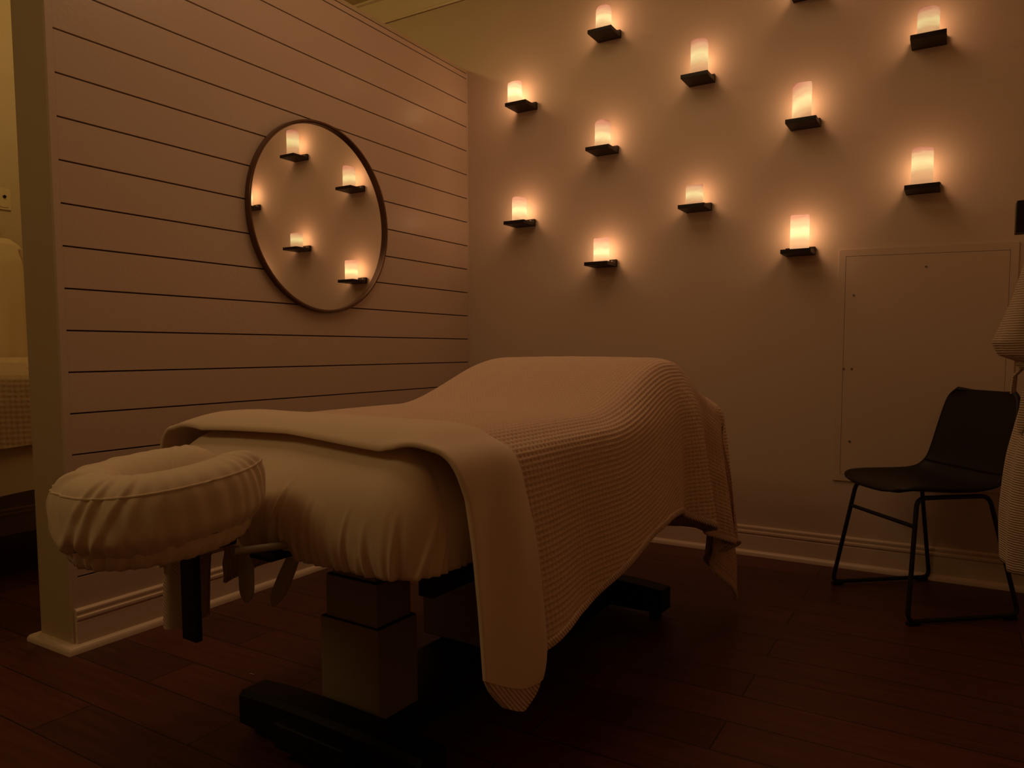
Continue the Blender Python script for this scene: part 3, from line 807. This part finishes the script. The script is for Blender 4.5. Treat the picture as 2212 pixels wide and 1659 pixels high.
t2 = empty('massage_table', (-1.33, -2.9, 0), 0, 'second massage table beyond the partition, mostly hidden', 'massage table')
MB().box(-.30, .30, .2, .32, .02, .15, b=.01).build('crossbar', M['black'], t2)
MB().box(-.30, .30, 1.45, 1.57, .02, .15, b=.01).build('crossbar', M['black'], t2)
for (x, y_) in ((-.26, .26), (.26, .26), (-.26, 1.51), (.26, 1.51)):
    MB().tube([(x, y_, 0), (x, y_, .03)], .022, 12).build('levelling_foot', M['black_cap'], t2)
for yc0 in (.3, 1.45): MB().box(-.10, .10, yc0-.07, yc0+.07, .10, .50, b=.004).build('column', M['black'], t2)
MB().box(-.38, .38, .05, 1.75, .44, .50, b=.006).build('frame_rails', M['rail'], t2)
MB().box(-.40, .40, .02, 1.78, .50, .80, b=.05).build('cushion', M['leather'], t2)
def simple_drape(name, x0, w_half, y0, y1, zt, hz, mat, wob, waffle=0.0, step_=.006):
    ys = np.arange(y0, y1, step_); rows_ = []
    for y_ in ys:
        pts = [(-w_half-.015, hz+wob*math.sin(y_*9)), (-w_half, (hz+zt)/2), (-w_half+.01, zt-.08), (-w_half+.07, zt-.01), (0, zt), (w_half-.07, zt-.01), (w_half-.01, zt-.08), (w_half, (hz+zt)/2), (w_half+.015+.008*math.sin(y_*14), hz+wob*math.sin(y_*7+1))]
        p_ = np.array(pts); t = np.concatenate([[0], np.cumsum(np.hypot(*np.diff(p_, axis=0).T))]); q = np.linspace(0, t[-1], 260)
        X_ = np.interp(q, t, p_[:, 0]); Z_ = np.interp(q, t, p_[:, 1])
        for _ in range(10): X_[1:-1] = (X_[:-2]+2*X_[1:-1]+X_[2:])/4; Z_[1:-1] = (Z_[:-2]+2*Z_[1:-1]+Z_[2:])/4
        if waffle:
            rg = np.abs(np.cos(PI*q/.022))**3*.8; rg = np.maximum(rg, abs(math.cos(PI*y_/.022))**3)
            X_ = X_+np.sign(X_)*rg*waffle*(np.abs(X_) > w_half-.03); Z_ = Z_+rg*waffle*(np.abs(X_) < w_half-.03)
        rows_.append(np.column_stack([X_, np.full(260, y_), Z_]))
    o = grid_obj(name, np.array(rows_), mat); o.location = (x0, -2.9, 0); return o
o = simple_drape('fitted_sheet', -1.33, .415, .01, 1.79, .825, .40, M['sheet'], .012)
tag(o, 'pale sheet hanging below the blanket on the table beyond the partition', 'bed sheet')
o = simple_drape('waffle_blanket', -1.33, .435, .25, 1.74, .975, .60, M['blanket'], .010, waffle=.004)
tag(o, 'waffle blanket on the far table, glimpsed past the partition end', 'blanket')

r2 = empty('hanging_bathrobe', (XL+.11, -1.72, 0), 0, 'white bathrobe hanging on the wall beyond the partition', 'bathrobe')
b2 = loft([(1.60, .0, .05, .03, .04), (1.57, .0, .04, .05, .10), (1.48, .0, .03, .07, .15), (1.30, .0, .04, .08, .13), (1.15, .0, .03, .08, .14), (.95, .0, .02, .085, .17), (.72, 0, .02, .09, .18)], wav=.09, seed=3)
grid_obj('robe_body', b2, M['sheet'], r2, wrap_u=True)
s2 = loft([(1.55, .05, -.10, .04, .05), (1.40, .06, -.15, .05, .06), (1.27, .06, -.18, .055, .07), (1.20, .06, -.18, .05, .06)], wav=.07, seed=11)
grid_obj('sleeve', s2, M['sheet'], r2, wrap_u=True)
s3 = loft([(1.55, .05, .16, .04, .05), (1.40, .06, .20, .05, .06), (1.22, .06, .22, .055, .065), (1.13, .06, .22, .045, .055)], wav=.07, seed=12)
grid_obj('sleeve', s3, M['sheet'], r2, wrap_u=True)
h2 = empty('coat_hook', (XL, -1.68, 1.60), 0, 'dark coat hook above the robe beyond the partition', 'coat hook')
MB().box(.001, .02, -.04, .04, -.02, .06, b=.003).build('back_plate', M['shelf'], h2)
MB().tube([(.01, 0, .0), (.09, 0, .0), (.11, 0, .03)], .008, 10).build('peg', M['shelf'], h2)

# ------------------------------------------------------------------ lights of the place, plus an added ambient fill
def area(name, loc, rot, size, e, col, sy=None):
    L = bpy.data.lights.new(name, 'AREA'); L.energy = e; L.color = col; L.size = size
    if sy: L.shape = 'RECTANGLE'; L.size_y = sy
    o = bpy.data.objects.new(name, L); C.objects.link(o); o.location = loc; o.rotation_euler = rot; return o
L = bpy.data.lights.new('bay_pendant_lamp', 'POINT'); L.energy = 9.5; L.color = (1.0, .70, .20); L.shadow_soft_size = .07
o = bpy.data.objects.new('bay_pendant_lamp', L); C.objects.link(o); o.location = (-.85, -1.6, 3.04)
area('room_fill_light', (1.1, -1.7, 3.12), (0, 0, 0), 1.4, 8.0, (1.0, .60, .32), 1.6)  # added ambient fill to lift bed top and walls; no known fixture here
area('hall_ceiling_lamp', (.35, -4.3, 3.10), (math.radians(22), 0, math.radians(-8)), 1.3, 13.0, (1.0, .66, .26))

w = bpy.data.worlds.new('world'); bpy.context.scene.world = w; w.use_nodes = True
w.node_tree.nodes['Background'].inputs[0].default_value = (.0, .0, .0, 1)

# ------------------------------------------------------------------ camera
cd = bpy.data.cameras.new('camera'); co = bpy.data.objects.new('camera', cd); C.objects.link(co)
cd.sensor_fit = 'HORIZONTAL'; cd.sensor_width = 36; cd.lens = FPX/2212*36; cd.shift_y = PY/2212; cd.clip_start = .02
Rm = Matrix(((_R[0], _U[0], -_f[0]), (_R[1], _U[1], -_f[1]), (_R[2], _U[2], -_f[2])))
co.matrix_world = Matrix.Translation(Vector(CAM)) @ Rm.to_4x4()
sc = bpy.context.scene; sc.camera = co
sc.view_settings.view_transform = 'Standard'; sc.view_settings.look = 'None'; sc.view_settings.gamma = 1; sc.view_settings.exposure = .1
sc.view_settings.use_curve_mapping = False
sc.cycles.use_denoising = True
sc.cycles.max_bounces = 10; sc.cycles.diffuse_bounces = 6; sc.cycles.transparent_max_bounces = 12
sc.cycles.sample_clamp_indirect = 4.0
